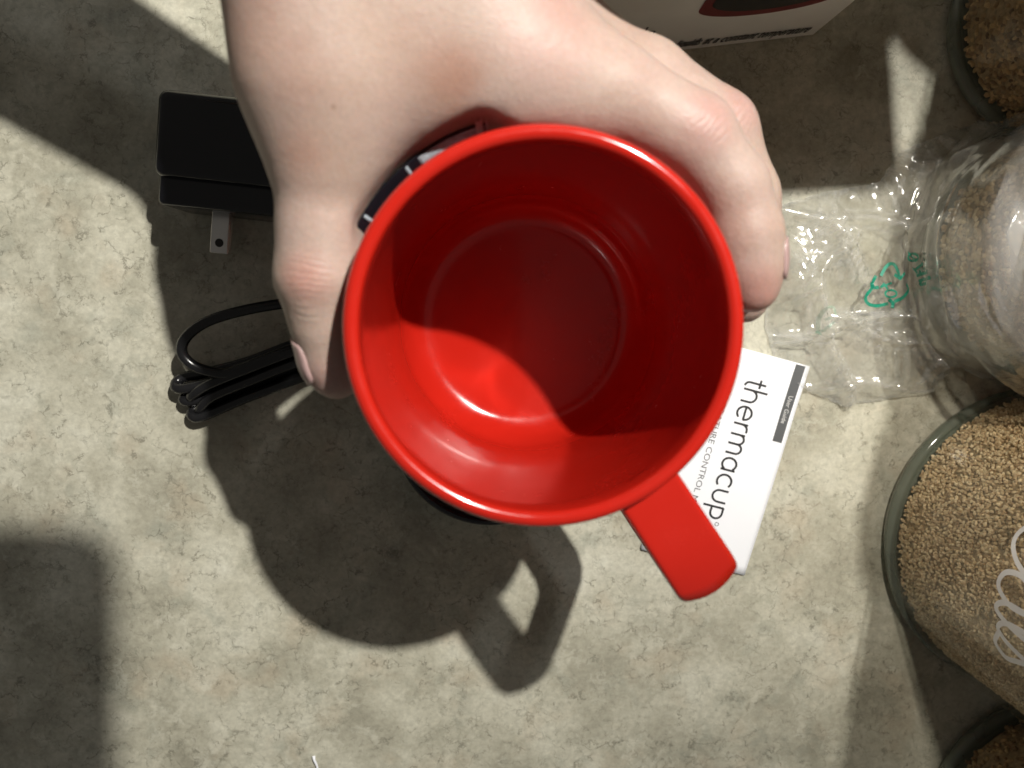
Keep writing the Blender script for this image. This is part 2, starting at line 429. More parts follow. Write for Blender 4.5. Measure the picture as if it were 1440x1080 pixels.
# handle : flat strap loop in the plane of direction HU
hp = P(1009, 838, RIM_Z-0.009); HU = (hp[:2]-AX)/np.linalg.norm(hp[:2]-AX); H_LEN = np.linalg.norm(hp[:2]-AX)
HV = np.array([-HU[1], HU[0]])
def handle_mesh():
    r0 = 0.0415; zt = RIM_Z-0.0045; r1 = H_LEN
    outer = [(r0, zt-0.0005), (0.050, zt), (0.058, zt), (r1-0.006, zt-0.0006), (r1-0.002, zt-0.0028), (r1, zt-0.007), (r1-0.0004, zt-0.018), (r1-0.0015, zt-0.034), (r1-0.0030, zt-0.048), (r1-0.0055, zt-0.0535), (r1-0.0105, zt-0.0565), (0.050, zt-0.058), (r0, zt-0.058)]
    inner = [(r0, zt-0.0055), (0.050, zt-0.0055), (0.058, zt-0.0055), (r1-0.0085, zt-0.0058), (r1-0.0063, zt-0.0068), (r1-0.0056, zt-0.0090), (r1-0.0058, zt-0.018), (r1-0.0068, zt-0.034), (r1-0.0082, zt-0.0465), (r1-0.0095, zt-0.0495), (r1-0.0125, zt-0.0512), (0.050, zt-0.0522), (r0, zt-0.0522)]
    hw = 0.0080
    n = len(outer); cols = np.linspace(-1, 1, 9); V = []; Fc = []
    for c_ in cols:
        for ring in (outer, inner):
            for (r, z) in ring:
                far = max(0.0, min(1.0, (r-0.050)/(r1-0.050)))
                rr = r-0.0030*far*far*c_*c_; w = hw*(1+0.05*far)*c_
                V.append((AX[0]+HU[0]*rr+HV[0]*w, AX[1]+HU[1]*rr+HV[1]*w, z))
    m = 2*n
    for k in range(len(cols)-1):
        a, b = k*m, (k+1)*m
        for i in range(n-1):
            Fc.append((a+i, a+i+1, b+i+1, b+i)); Fc.append((a+n+i, b+n+i, b+n+i+1, a+n+i+1))
        Fc.append((a, b, b+n, a+n)); Fc.append((a+n-1, a+2*n-1, b+2*n-1, b+n-1))
    for i in range(n-1):
        Fc.append((i, n+i, n+i+1, i+1)); e = (len(cols)-1)*m; Fc.append((e+i, e+i+1, e+n+i+1, e+n+i))
    return V, Fc
hd = recalc(mesh_obj('handle', *handle_mesh(), MAT['red'], mug))
bevel(hd, 0.0012, 4, 40)

# printed wrap: a black card collar with silver panel, standing off the wall inside the web of the hand
def pol(ang, r, z): return (AX[0]+r*math.cos(math.radians(ang)), AX[1]+r*math.sin(math.radians(ang)), z)
def collar(a0, a1, pr, n=40):
    V = []; Fc = []; m = len(pr)
    for k in range(n):
        a = a0+(a1-a0)*k/(n-1)
        for r, z in pr: V.append(pol(a, r, z))
    for k in range(n-1):
        for i in range(m): Fc.append((k*m+i, k*m+(i+1) % m, (k+1)*m+(i+1) % m, (k+1)*m+i))
    Fc.append(tuple(range(m))); Fc.append(tuple((n-1)*m+i for i in range(m-1, -1, -1)))
    return V, Fc
ZS = RIM_Z
sl = empty('card_collar', (AX[0], AX[1], ZS-0.045), 'black printed card collar with silver panel between the red rim and the thumb web', 'card')
recalc(mesh_obj('card', *collar(102, 152, [(0.0443, ZS-0.045), (0.0494, ZS-0.0135), (0.0499, ZS-0.0135), (0.0449, ZS-0.045)]), MAT['black'], sl))
recalc(mesh_obj('silver_panel', *collar(103, 126, [(0.0448, ZS-0.0405), (0.0492, ZS-0.0140), (0.0493, ZS-0.0140), (0.0449, ZS-0.0405)], 20), MAT['silver'], sl))
recalc(mesh_obj('silver_line', *collar(129.5, 130.5, [(0.0448, ZS-0.0405), (0.0492, ZS-0.0140), (0.0493, ZS-0.0140), (0.0449, ZS-0.0405)], 3), MAT['silver'], sl))
recalc(mesh_obj('silver_line', *collar(147, 148, [(0.0448, ZS-0.0405), (0.0492, ZS-0.0140), (0.0493, ZS-0.0140), (0.0449, ZS-0.0405)], 3), MAT['silver'], sl))
def on_collar(pts2, w):   # pts (deg, t) t 0 top..1 bottom
    V2, Fc = ribbon2d(pts2, w)
    out = []
    for a, t in V2:
        r = 0.0490+(0.0446-0.0490)*t; z = ZS-0.0140+(-0.0265)*t
        out.append(pol(a, r, z))
    return out, Fc
mk = [on_collar([(106.2, 0.02), (108.2, 0.22)], 0.5), on_collar([(108.2, 0.04), (106.4, 0.20)], 0.5), on_collar([(105.4, 0.04), (104.6, 0.20)], 0.5), on_collar([(104.6, 0.03), (105.2, 0.14)], 0.5)]
mesh_obj('lettering', *merge(mk), MAT['whiteink'], sl, smooth=False)

# ------------------------------------------------------------------ hand (SDF -> one continuous skin)
def cone_sdf(G, a, b, ra, rb):
    a = np.asarray(a, np.float32); b = np.asarray(b, np.float32); ab = b-a
    t = np.clip(((G-a)@ab)/float(ab@ab), 0, 1)
    q = G-(a+t[..., None]*ab)
    return np.sqrt((q*q).sum(-1))-(ra+(rb-ra)*t)
def smin(a, b, k):
    h = np.clip(0.5+0.5*(b-a)/k, 0, 1)
    return b+(a-b)*h-k*h*(1-h)
def J(px, py, z, r): return (P(px, py, z), r)
# joints: pixel, height, radius
Zi = RIM_Z-0.0165
IDX = [J(745, 92, Zi+0.002, .0138), J(862, 130, Zi+0.0015, .0108), J(975, 190, Zi, .0097), J(1030, 262, Zi-0.001, .0084), J(1049, 330, Zi-0.002, .0087), J(1055, 372, Zi-0.003, .0078), J(1058, 402, Zi-0.004, .0068)]
Zm = Zi-0.0185
MID = [J(800, 84, Zm+0.006, .0135), J(906, 116, Zm+0.003, .0108), J(1008, 184, Zm, .0102), J(1048, 275, Zm-0.001, .0086), J(1056, 350, Zm-0.002, .0086), J(1046, 420, Zm-0.004, .0068)]
Zr = Zm-0.018
RNG = [J(798, 110, Zr+0.004, .013), J(900, 142, Zr+0.002, .0105), J(990, 208, Zr, .0100), J(1024, 290, Zr-0.001, .0084), J(1022, 360, Zr-0.002, .0080), J(1010, 415, Zr-0.003, .0064)]
Zl = Zr-0.0155
LIT = [J(796, 136, Zl+0.006, .0115), J(880, 168, Zl+0.002, .0092), J(950, 225, Zl, .0086), J(985, 290, Zl-0.001, .0072), J(990, 345, Zl-0.002, .0062)]
THB = [J(447, 118, Zi+0.006, .0150), J(456, 225, Zi+0.003, .0118), J(453, 320, Zi+0.001, .0100), J(450, 388, Zi, .0101), J(459, 450, Zi-0.003, .0083), J(470, 505, Zi-0.006, .0074), J(474, 527, Zi-0.007, .0062)]
WR = P(540, -135, 0.117)
WR_L = P(468, -130, 0.120); WR_R = P(660, -130, 0.110)
FD = np.array([-0.0935, 0.166, 0.165])-WR
ELB = WR+FD*0.28/np.linalg.norm(FD)
PALM = [
    (J(745, 92, Zi+0.002, .0138), J(640, -140, 0.118, .0165)),
    (J(790, 96, Zm+0.004, .0135), J(655, -150, 0.112, .0170)),
    (J(798, 110, Zr+0.004, .0130), J(655, -150, 0.102, .0160)),
    (J(796, 136, Zl+0.006, .0115), J(650, -130, 0.092, .0150)),
    (J(447, 118, Zi+0.006, .0150), J(447, -20, 0.121, .0178)),
    (J(447, -20, 0.121, .0178), (WR_L, .0170)),
    (J(500, 70, Zi+0.004, .0165), J(640, 40, Zi+0.004, .0165)),
    (J(500, -40, Zi+0.005, .0185), J(600, -60, Zi+0.004, .0185)),
    (J(520, 140, Zi+0.001, .0128), J(690, 92, Zi+0.001, .0132)),
    (J(640, 122, Zi, .0112), J(800, 132, Zi, .0108)),
    (J(610, 20, Zi-0.010, .018), J(640, 20, Zl, .0150)),
    (J(520, 30, Zi-0.020, .017), J(560, 10, Zl, .0145)),
    ((WR_L, .0170), (WR_R, .0170)),
]
palm_j = [((np.array(a[0]), a[1]), (np.array(b[0]), b[1])) for a, b in PALM]
FORE = [((WR_L+np.array([0.008, 0, 0]), .0155), (ELB+np.array([-0.003, -0.003, 0.002]), .0205)), ((WR_R+np.array([-0.014, -0.004, 0]), .0150), (ELB+np.array([0.003, 0.003, -0.002]), .0205))]

def mug_sdf(G):
    r = np.sqrt((G[..., 0]-AX[0])**2+(G[..., 1]-AX[1])**2)
    rr = np.where(G[..., 2] > RIM_Z-0.012, 0.0452, 0.0438)
    d = r-rr
    ang = np.degrees(np.arctan2(G[..., 1]-AX[1], G[..., 0]-AX[0]))
    t = np.clip((G[..., 2]-(ZS-0.045))/0.0315, 0, 1.0)
    wgt = np.clip((ang-98)/8, 0, 1)*np.clip((160-ang)/10, 0, 1)
    d2 = r-(0.0452+(0.0501-0.0452)*t)
    return np.where(wgt > 0, d+(np.minimum(d2, d)-d)*wgt, d)
def hand_sdf(G, coarse=False):
    G = np.asarray(G, np.float32)
    palm = None
    for (a, ra), (b, rb) in palm_j:
        d = cone_sdf(G, a, b, ra, rb); palm = d if palm is None else smin(palm, d, 0.013)
    fore = None
    for (a, ra), (b, rb) in FORE:
        d = cone_sdf(G, a, b, ra, rb); fore = d if fore is None else smin(fore, d, 0.014)
    palm = smin(palm, fore, 0.016)
    out = palm
    fing = None
    for ch in (IDX, MID, RNG, LIT):
        fd = None
        for (a, ra), (b, rb) in zip(ch[:-1], ch[1:]):
            d = cone_sdf(G, a, b, ra, rb); fd = d if fd is None else smin(fd, d, 0.003)
        fing = fd if fing is None else smin(fing, fd, 0.0016)
    td = None
    for (a, ra), (b, rb) in zip(THB[:-1], THB[1:]):
        d = cone_sdf(G, a, b, ra, rb); td = d if td is None else smin(td, d, 0.004)
    out = smin(out, fing, 0.007)
    out = smin(out, td, 0.012)
    m = mug_sdf(G)
    out = -smin(-out, m-0.0002, 0.0012)
    return out
DIMPLE = P(637, 112, Zi+0.0195)

def surface_nets(fn, lo, hi, h):
    lo = np.array(lo); n = np.ceil((np.array(hi)-lo)/h).astype(int)+1
    xs = [lo[i]+h*np.arange(n[i]) for i in range(3)]
    S = np.full(n, 1.0, np.float32); B = 10
    bi = [np.arange(0, n[k], B) for k in range(3)]
    cen = np.stack(np.meshgrid(*[xs[k][0]+h*(bi[k]+(B-1)/2) for k in range(3)], indexing='ij'), -1)
    dc = fn(cen)
    for ia, i in enumerate(bi[0]):
        for ja, j in enumerate(bi[1]):
            for ka, k in enumerate(bi[2]):
                if abs(dc[ia, ja, ka]) < 0.95*B*h+0.004:
                    g = np.stack(np.meshgrid(xs[0][i:i+B], xs[1][j:j+B], xs[2][k:k+B], indexing='ij'), -1)
                    S[i:i+B, j:j+B, k:k+B] = fn(g)
                elif dc[ia, ja, ka] < 0: S[i:i+B, j:j+B, k:k+B] = -1.0
    ins = S < 0
    c = np.zeros(n-1, int)
    for dx in (0, 1):
        for dy in (0, 1):
            for dz in (0, 1): c += ins[dx:n[0]-1+dx, dy:n[1]-1+dy, dz:n[2]-1+dz]
    act = (c > 0) & (c < 8); idx = np.full(act.shape, -1); ids = np.argwhere(act); idx[act] = np.arange(len(ids))
    acc = np.zeros((len(ids), 3)); cnt = np.zeros(len(ids))
    corners = [(a, b, d) for a in (0, 1) for b in (0, 1) for d in (0, 1)]
    for ca in corners:
        for ax in range(3):
            if ca[ax] == 0:
                cb = list(ca); cb[ax] = 1
                va = S[tuple((ids+np.array(ca)).T)]; vb = S[tuple((ids+np.array(cb)).T)]
                cr = (va < 0) != (vb < 0); t = np.where(cr, va/np.where(cr, va-vb, 1), 0)
                p = np.array(ca)+np.zeros((len(ids), 3)); p[:, ax] += t
                acc += p*cr[:, None]; cnt += cr
    V = lo+h*(ids+acc/cnt[:, None])
    Fc = []
    for ax in range(3):
        o1, o2 = [k for k in range(3) if k != ax]
        sl0 = [slice(0, n[k]) for k in range(3)]; sl1 = list(sl0); sl0[ax] = slice(0, n[ax]-1); sl1[ax] = slice(1, n[ax])
        a = ins[tuple(sl0)]; b = ins[tuple(sl1)]
        e = np.argwhere(a != b)
        ok = (e[:, o1] > 0) & (e[:, o2] > 0) & (e[:, o1] < n[o1]-1) & (e[:, o2] < n[o2]-1); e = e[ok]
        flip = a[tuple(e.T)]
        q = []
        for d1, d2 in ((-1, -1), (0, -1), (0, 0), (-1, 0)):
            ee = e.copy(); ee[:, o1] += d1; ee[:, o2] += d2; q.append(idx[tuple(ee.T)])
        q = np.stack(q, 1)
        if ax == 1: flip = ~flip
        q[~flip] = q[~flip][:, ::-1]
        Fc.append(q)
    return V, np.concatenate(Fc)
allp = [j[0] for ch in (IDX, MID, RNG, LIT, THB) for j in ch]+[WR_L, WR_R, WR, ELB]
lo = np.min(allp, 0)-0.037; hi = np.max(allp, 0)+0.037
lo[2] = max(lo[2], 0.01)
CLIP = WR+0.80*(ELB-WR); CN = (ELB-WR)/np.linalg.norm(ELB-WR)
V, Fc = surface_nets(lambda G: np.maximum(hand_sdf(G), ((G-CLIP)@CN)).astype(np.float32), lo, hi, 0.00135)
hand = empty('hand', tuple(P(700, 120, Zl-0.01)), 'bare pale hand reaching in from the top, gripping the red mug', 'hand')
skin_tints = []
ho = np.array(hand.location)
pink = (0.405, 0.215, 0.195); brown = (0.29, 0.14, 0.095)
def surf(px, py):
    p = P(px, py, RIM_Z+0.03); d = p-CAM; d /= np.linalg.norm(d)
    for _ in range(60): p = p+d*float(hand_sdf(p[None])[0])*0.8
    return p-ho
skin_tints += [(surf(1002, 165), .010, 0.55, pink), (surf(425, 392), .0085, 0.6, (0.375, 0.175, 0.14)), (surf(1045, 152), .009, 0.5, pink), (surf(1070, 415), .011, 0.6, (0.41, 0.19, 0.16)),
       (surf(455, 540), .010, 0.4, (0.38, 0.205, 0.19)), (surf(640, 110), .0095, 0.65, brown), (surf(610, 95), .013, 0.4, (0.335, 0.205, 0.16)), (surf(425, 215), .008, 0.45, (0.35, 0.185, 0.135)), (surf(345, 60), .018, 0.4, (0.35, 0.20, 0.145)),  # browns paint shade into the web hollow and the hand's left edge
       (surf(770, 40), .016, 0.35, pink), (surf(690, 150), .007, 0.3, (0.44, 0.33, 0.30)), (surf(540, 170), .012, 0.3, (0.43, 0.32, 0.29))]
skin_tints.append((surf(469, 151), 0.0008, 0.5, (0.20, 0.12, 0.08)))
cr = [(surf(430, 388), (0.15, 1, 0), .0075), (surf(1005, 170), (0.75, -0.6, 0), .0085), (surf(1040, 155), (0.75, -0.6, 0), .008), (surf(428, 440), (0.1, 1, 0), .004)]
MAT['skin'] = mat_skin(skin_tints, cr)
skin = mesh_obj('skin', V, Fc, MAT['skin'], hand)
recalc(skin)
sm = skin.modifiers.new('smooth', 'SMOOTH'); sm.factor = 0.5; sm.iterations = 6
def nail(center, along, out_dir, L, W):
    center = np.asarray(center); along = np.asarray(along)/np.linalg.norm(along)
    out_dir = np.asarray(out_dir, float); out_dir -= along*np.dot(out_dir, along); out_dir /= np.linalg.norm(out_dir)
    side = np.cross(along, out_dir)
    nu, nv = 13, 11; Vn = []; Fn = []; off = []
    for i in range(nu):
        u = -1+2*i/(nu-1)
        wid = W/2*(1-0.22*abs(u)**3) if u < 0 else W/2*math.sqrt(max(0.02, 1-0.80*u**4))
        for j in range(nv):
            vv = -1+2*j/(nv-1)
            Vn.append(center+along*(u*L/2*(1-0.14*vv*vv))+side*(vv*wid)+out_dir*0.012)
            off.append(0.00045-0.0005*abs(vv)**4-0.00035*max(0, -u)**4)
    Vn = np.array(Vn)
    for _ in range(24): Vn = Vn-out_dir[None]*hand_sdf(Vn)[:, None]*0.7
    Vn = Vn+out_dir[None]*np.array(off)[:, None]
    for i in range(nu-1):
        for j in range(nv-1): Fn.append((i*nv+j, (i+1)*nv+j, (i+1)*nv+j+1, i*nv+j+1))
    o = mesh_obj('fingernail', Vn, Fn, MAT['nail'], hand)
    recalc(o)
    s = o.modifiers.new('solid', 'SOLIDIFY'); s.thickness = 0.0006; s.offset = 0
    return o
nail(THB[5][0]+np.array([0, 0.001, 0]), THB[6][0]-THB[4][0], (-0.95, -0.05, 0.30), 0.0125, 0.0105)
nail(IDX[5][0], IDX[6][0]-IDX[4][0], (1, 0.1, 0.15), 0.0105, 0.0095)
nail(MID[4][0]*0.4+MID[5][0]*0.6, MID[5][0]-MID[4][0], (1, 0.0, 0.0), 0.0110, 0.0100)

# ------------------------------------------------------------------ power adapter
AZ = 0.034
def adapter():
    tl = P(219, 121, AZ); tr = P(392, 141, AZ); bl = P(217, 246, AZ)
    ax = tr-tl; ax[2] = 0; ax /= np.linalg.norm(ax); ay = np.array([-ax[1], ax[0], 0]); az = np.array([0, 0, 1.0])
    dep = abs(np.dot(bl-tl, ay))
    o = tl-ay*dep; o[2] = 0
    root = empty('power_adapter', tuple(o), 'glossy black wall plug power adapter with metal prong, lying left of the hand', 'adapter')
    b = mesh_obj('body', *frame_box(o+az*0.0005, ax, ay, az, 0.066, dep, AZ-0.0005), MAT['black'], root); bevel(b, 0.0035, 5)
    pf = mesh_obj('plug_face', *frame_box(o+ax*0.0006-ay*0.009+az*0.002, ax, ay, az, 0.062, 0.0125, AZ-0.0062), MAT['black'], root); bevel(pf, 0.002, 4)
    px = np.dot(P(314, 300, 0.020)-o, ax)
    for z in (0.0205, 0.0078):
        pr = mesh_obj('prong', *frame_box(o+ax*(px-0.0033-(0.0036 if z < 0.01 else 0))-ay*(0.0232 if z > 0.01 else 0.0215)+az*z, ax, ay, az, 0.0066, 0.0150, 0.0016), MAT['metal'], root); bevel(pr, 0.0006, 3)
        c0 = o+ax*(px-(0.0036 if z < 0.01 else 0))-ay*0.0195+az*(z+0.00165)
        Vh = [tuple(c0+0.0015*(math.cos(a)*ax+math.sin(a)*ay)) for a in np.linspace(0, 2*math.pi, 20, endpoint=False)]
        mesh_obj('hole', Vh, [tuple(range(20))], MAT['dark'], pr, smooth=False)
    return root
# children of a part: place relative to the part (parts sit at the root origin)
adapter_root = adapter()

# ------------------------------------------------------------------ cord bundle
CR = 0.0020
def cpath(pts, n=70): return spline([P(a, b, z) for a, b, z in pts], n)
cord = empty('cable_bundle', tuple(P(345, 520, 0)), 'black power cable folded into a flat bundle beside the thumb tip', 'cable')
def cordpart(name, pts, r=CR, n=70): 
    return recalc(mesh_obj(name, *tube(cpath(pts, n), r, 12), MAT['rubber'], cord))
cordpart('loop', [(560, 412, .006), (480, 416, .008), (410, 425, .012), (345, 436, .015), (292, 452, .016), (262, 474, .016), (256, 496, .015), (272, 514, .014), (298, 523, .0135), (318, 525, .013), (345, 516, .0125), (400, 495, .012), (470, 470, .009)])
bund = [
    [(520, 452, .004), (430, 478, .0042), (350, 508, .0042), (290, 524, .0042), (258, 531, .0044), (247, 540, .006), (254, 547, .0082), (290, 540, .0085), (350, 522, .0085), (440, 488, .0085), (520, 462, .007)],
    [(520, 468, .0022), (430, 500, .0022), (340, 532, .0024), (282, 548, .0025), (262, 556, .0040), (259, 563, .0062), (275, 563, .0066), (330, 545, .0068), (430, 508, .0066), (520, 476, .005)],
    [(520, 486, .0022), (430, 516, .0022), (345, 548, .0023), (290, 568, .0026), (272, 577, .0042), (271, 585, .0062), (286, 585, .0066), (345, 560, .0068), (430, 528, .0066), (520, 492, .005)],
    [(520, 460, .0128), (430, 488, .0126), (350, 518, .0125), (300, 538, .0120), (277, 551, .0098), (270, 560, .0070), (292, 560, .0060), (350, 540, .0060), (440, 505, .0060), (520, 480, .006)],
    [(520, 478, .0110), (430, 505, .0108), (350, 536, .0106), (302, 556, .0100), (285, 570, .0080), (282, 580, .0052), (300, 578, .0040), (360, 553, .0040), (440, 520, .0040), (520, 490, .004)],
]
for b in bund: cordpart('strand', b)

# ------------------------------------------------------------------ warming base
bc = P(690, 607, 0.014); br = np.linalg.norm(P(690+136, 607, 0.014)[:2]-bc[:2])
wb = empty('warming_base', (bc[0], bc[1], 0), 'round black warming base peeking out under the lower left rim', 'warming base')
pr = [(0, 0.0005), (br-0.003, 0.0005), (br-0.0008, 0.002), (br, 0.005), (br, 0.0125), (br-0.0005, 0.0137), (br-0.0016, 0.0142), (br-0.0028, 0.0137), (br-0.0034, 0.0122), (br-0.006, 0.0112), (0, 0.0112)]
recalc(mesh_obj('housing', *lathe(pr, bc[:2], 96), MAT['black'], wb))
recalc(mesh_obj('hot_plate', *lathe([(0, 0.0113), (br-0.009, 0.0113), (br-0.009, 0.0122), (br-0.0095, 0.0126), (0, 0.0126)], bc[:2], 72), MAT['blackmatt'], wb))

# ------------------------------------------------------------------ leaflet
LZ = 0.0016
TR = P(1138, 515, LZ); BR = P(1040, 808, LZ)
la = BR-TR; LW = np.linalg.norm(la); la /= LW
th = math.radians(1.5); la = np.array([la[0]*math.cos(th)-la[1]*math.sin(th), la[0]*math.sin(th)+la[1]*math.cos(th), 0])
lb = np.array([-la[1], la[0], 0.0])          # text up
PX = LW/309.0
leaf = empty('user_guide', tuple(TR*np.array([1, 1, 0])), 'white folded user guide leaflet lying under the mug handle', 'leaflet')
def leaf_pt(a, b, z): 
    p = TR+la*a+lb*b; return (p[0], p[1], z)
LH = 0.0440
def lz(a, b): return 0.0006+0.0012*(0.5+0.5*math.sin(a*40+b*25))+0.0012*max(0, (0.02-a)/0.02)*max(0, (b+0.03)/0.03)
def sheet(dz, inset=0.0):
    na, nb = 24, 24; Vs = []; Fs = []
    for k in (0, 1):
        for i in range(na+1):
            for j in range(nb+1):
                a = inset+(LW-2*inset)*i/na; b = -LH+LH*j/nb-inset
                Vs.append(leaf_pt(a, b, lz(a, b)+dz-(0.00025 if k == 0 else 0)))
    st = (na+1)*(nb+1)
    for i in range(na):
        for j in range(nb):
            q = (i*(nb+1)+j, (i+1)*(nb+1)+j, (i+1)*(nb+1)+j+1, i*(nb+1)+j+1)
            Fs.append(tuple(st+x for x in q)); Fs.append(q[::-1])
    ring = [i*(nb+1) for i in range(na+1)]+[na*(nb+1)+j for j in range(1, nb+1)]+[i*(nb+1)+nb for i in range(na-1, -1, -1)]+[j for j in range(nb-1, 0, -1)]
    for x, y in zip(ring, ring[1:]+ring[:1]): Fs.append((x, y, st+y, st+x))
    return Vs, Fs
recalc(mesh_obj('page', *sheet(-0.0004, 0.0003), MAT['paper'], leaf))
recalc(mesh_obj('cover', *sheet(0.0), MAT['paper'], leaf))
def print_on_leaf(name, V2, F2, mat, dz=0.00012):
    return mesh_obj(name, [leaf_pt(a*PX, b*PX, lz(a*PX, b*PX)+dz) for a, b in V2], F2, mat, leaf, smooth=False)
nb_ = 30
band = []
for k in range(nb_+1):
    a = 2+111*k/nb_; band += [(a, -19.5), (a, -6)]
print_on_leaf('title_band', band, [(2*k, 2*k+2, 2*k+3, 2*k+1) for k in range(nb_)], MAT['bandink'], 0.0001)
tv, tf = text_vf('User Guide', 9.0, 1.0)
tv = tv*np.array([0.95, 1.0]); print_on_leaf('band_lettering', tv+np.array([46, -15.6]), tf, MAT['whiteink'], 0.0002)
tv, tf = text_vf('TEMPERATURE CONTROL MUG', 13.0, 1.0); w = tv[:, 0].max(); print_on_leaf('subtitle_lettering', tv*np.array([196/w, 0.92])+np.array([48, -106]), tf, MAT['greyink'])
# the logo word, thin round strokes, unit x-height
def ell(cx, cy, rx, ry, a0, a1, n=22): return [(cx+rx*math.cos(math.radians(a)), cy+ry*math.sin(math.radians(a))) for a in np.linspace(a0, a1, n)]
def lin(*p): 
    out = []
    for (x0, y0), (x1, y1) in zip(p[:-1], p[1:]):
        for t in np.linspace(0, 1, 6): out.append((x0+(x1-x0)*t, y0+(y1-y0)*t))
    return out
X = 21.0
glyph = {
 't': ([lin((.32, 1.38), (.32, .30))+ell(.62, .30, .30, .30, 180, 270, 10), lin((.02, .98), (.62, .98))], .66),
 'h': ([lin((.08, 1.62), (.08, 0)), ell(.50, .56, .42, .42, 172, 0, 16)+lin((.92, .5), (.92, 0))], 1.12),
 'e': ([lin((.06, .52), (.98, .52))+ell(.52, .5, .46, .49, 3, 318, 30)], 1.12),
 'r': ([lin((.08, .98), (.08, 0)), ell(.48, .56, .40, .42, 178, 70, 12)], .66),
 'm': ([lin((.08, .98), (.08, 0)), ell(.42, .62, .34, .36, 176, 0, 14)+lin((.76, .6), (.76, 0)), ell(1.10, .62, .34, .36, 176, 0, 14)+lin((1.44, .6), (1.44, 0))], 1.64),
 'a': ([ell(.50, .49, .44, .48, 40, 330, 28), lin((.92, .98), (.92, 0))], 1.12),
 'c': ([ell(.54, .49, .48, .49, 48, 312, 26)], 1.02),
 'U': ([lin((.08, 1.0), (.08, .44))+ell(.50, .44, .42, .44, 180, 360, 20)+lin((.92, .44), (.92, 1.0))], 1.10),
 'P': ([lin((.10, -.42), (.10, .98))+lin((.10, .98), (.5, .98))+ell(.5, .58, .40, .40, 90, -90, 18)+lin((.5, .18), (.10, .18))], 1.04),
}
parts = []; x = 0.0
for ch in 'thermacUP':
    st, adv = glyph[ch]
    for s in st:
        parts.append(ribbon2d([((x+u)*X*0.985, v*X) for u, v in s], 3.0))
    x += adv+0.10
tw = x*X*0.985; parts.append(ribbon2d([(tw+3+2.6*math.cos(a), 18+2.6*math.sin(a)) for a in np.linspace(0, 6.2832, 20)], 0.8))
sc = 208.0/tw
Vt, Ft = merge([([(p[0]*sc+36, p[1]-79) for p in v2], f2) for v2, f2 in parts])
print_on_leaf('logo_lettering', Vt, Ft, MAT['ink'])

# ------------------------------------------------------------------ jars of grain
ICO_V = []; 
_g = (1+5**.5)/2
ICO_V = np.array([(-1,_g,0),(1,_g,0),(-1,-_g,0),(1,-_g,0),(0,-1,_g),(0,1,_g),(0,-1,-_g),(0,1,-_g),(_g,0,-1),(_g,0,1),(-_g,0,-1),(-_g,0,1)])/math.sqrt(1+_g*_g)
ICO_F = np.array([(0,11,5),(0,5,1),(0,1,7),(0,7,10),(0,10,11),(1,5,9),(5,11,4),(11,10,2),(10,7,6),(7,1,8),(3,9,4),(3,4,2),(3,2,6),(3,6,8),(3,8,9),(4,9,5),(2,4,11),(6,2,10),(8,6,7),(9,8,1)])
def grains_mesh(name, c, r, z0, z1, n, size, mat, parent, a_mid=180, a_half=115):
    ang = np.radians(a_mid+a_half*(2*rng.random(n)-1)); z = z0+(z1-z0)*rng.random(n)
    s = size*(0.75+0.5*rng.random(n))
    rad = r-s*0.55*rng.random(n)-s*0.5
    ctr = np.stack([c[0]+rad*np.cos(ang), c[1]+rad*np.sin(ang), z], 1)
    q = rng.normal(size=(n, 4)); q /= np.linalg.norm(q, axis=1)[:, None]
    w, x, y, zz = q.T
    R = np.stack([1-2*(y*y+zz*zz), 2*(x*y-w*zz), 2*(x*zz+w*y), 2*(x*y+w*zz), 1-2*(x*x+zz*zz), 2*(y*zz-w*x), 2*(x*zz-w*y), 2*(y*zz+w*x), 1-2*(x*x+y*y)], 1).reshape(n, 3, 3)
    scl = np.stack([s*1.0, s*0.72, s*0.55], 1)
    Vg = np.einsum('nij,nkj->nki', R, ICO_V[None]*scl[:, None, :])+ctr[:, None, :]
    Fg = (ICO_F[None]+12*np.arange(n)[:, None, None]).reshape(-1, 3)
    off = np.array(world_loc(parent))
    me = bpy.data.meshes.new(name); Vg = (Vg.reshape(-1, 3)-off).astype(np.float32)
    me.vertices.add(len(Vg)); me.vertices.foreach_set('co', Vg.ravel())
    me.loops.add(Fg.size); me.loops.foreach_set('vertex_index', Fg.ravel().astype(np.int32))
    me.polygons.add(len(Fg)); me.polygons.foreach_set('loop_start', np.arange(0, Fg.size, 3, dtype=np.int32))
    me.update(calc_edges=True); me.materials.append(mat)
    o = bpy.data.objects.new(name, me); link(o, parent); o['kind'] = 'stuff'
    return o
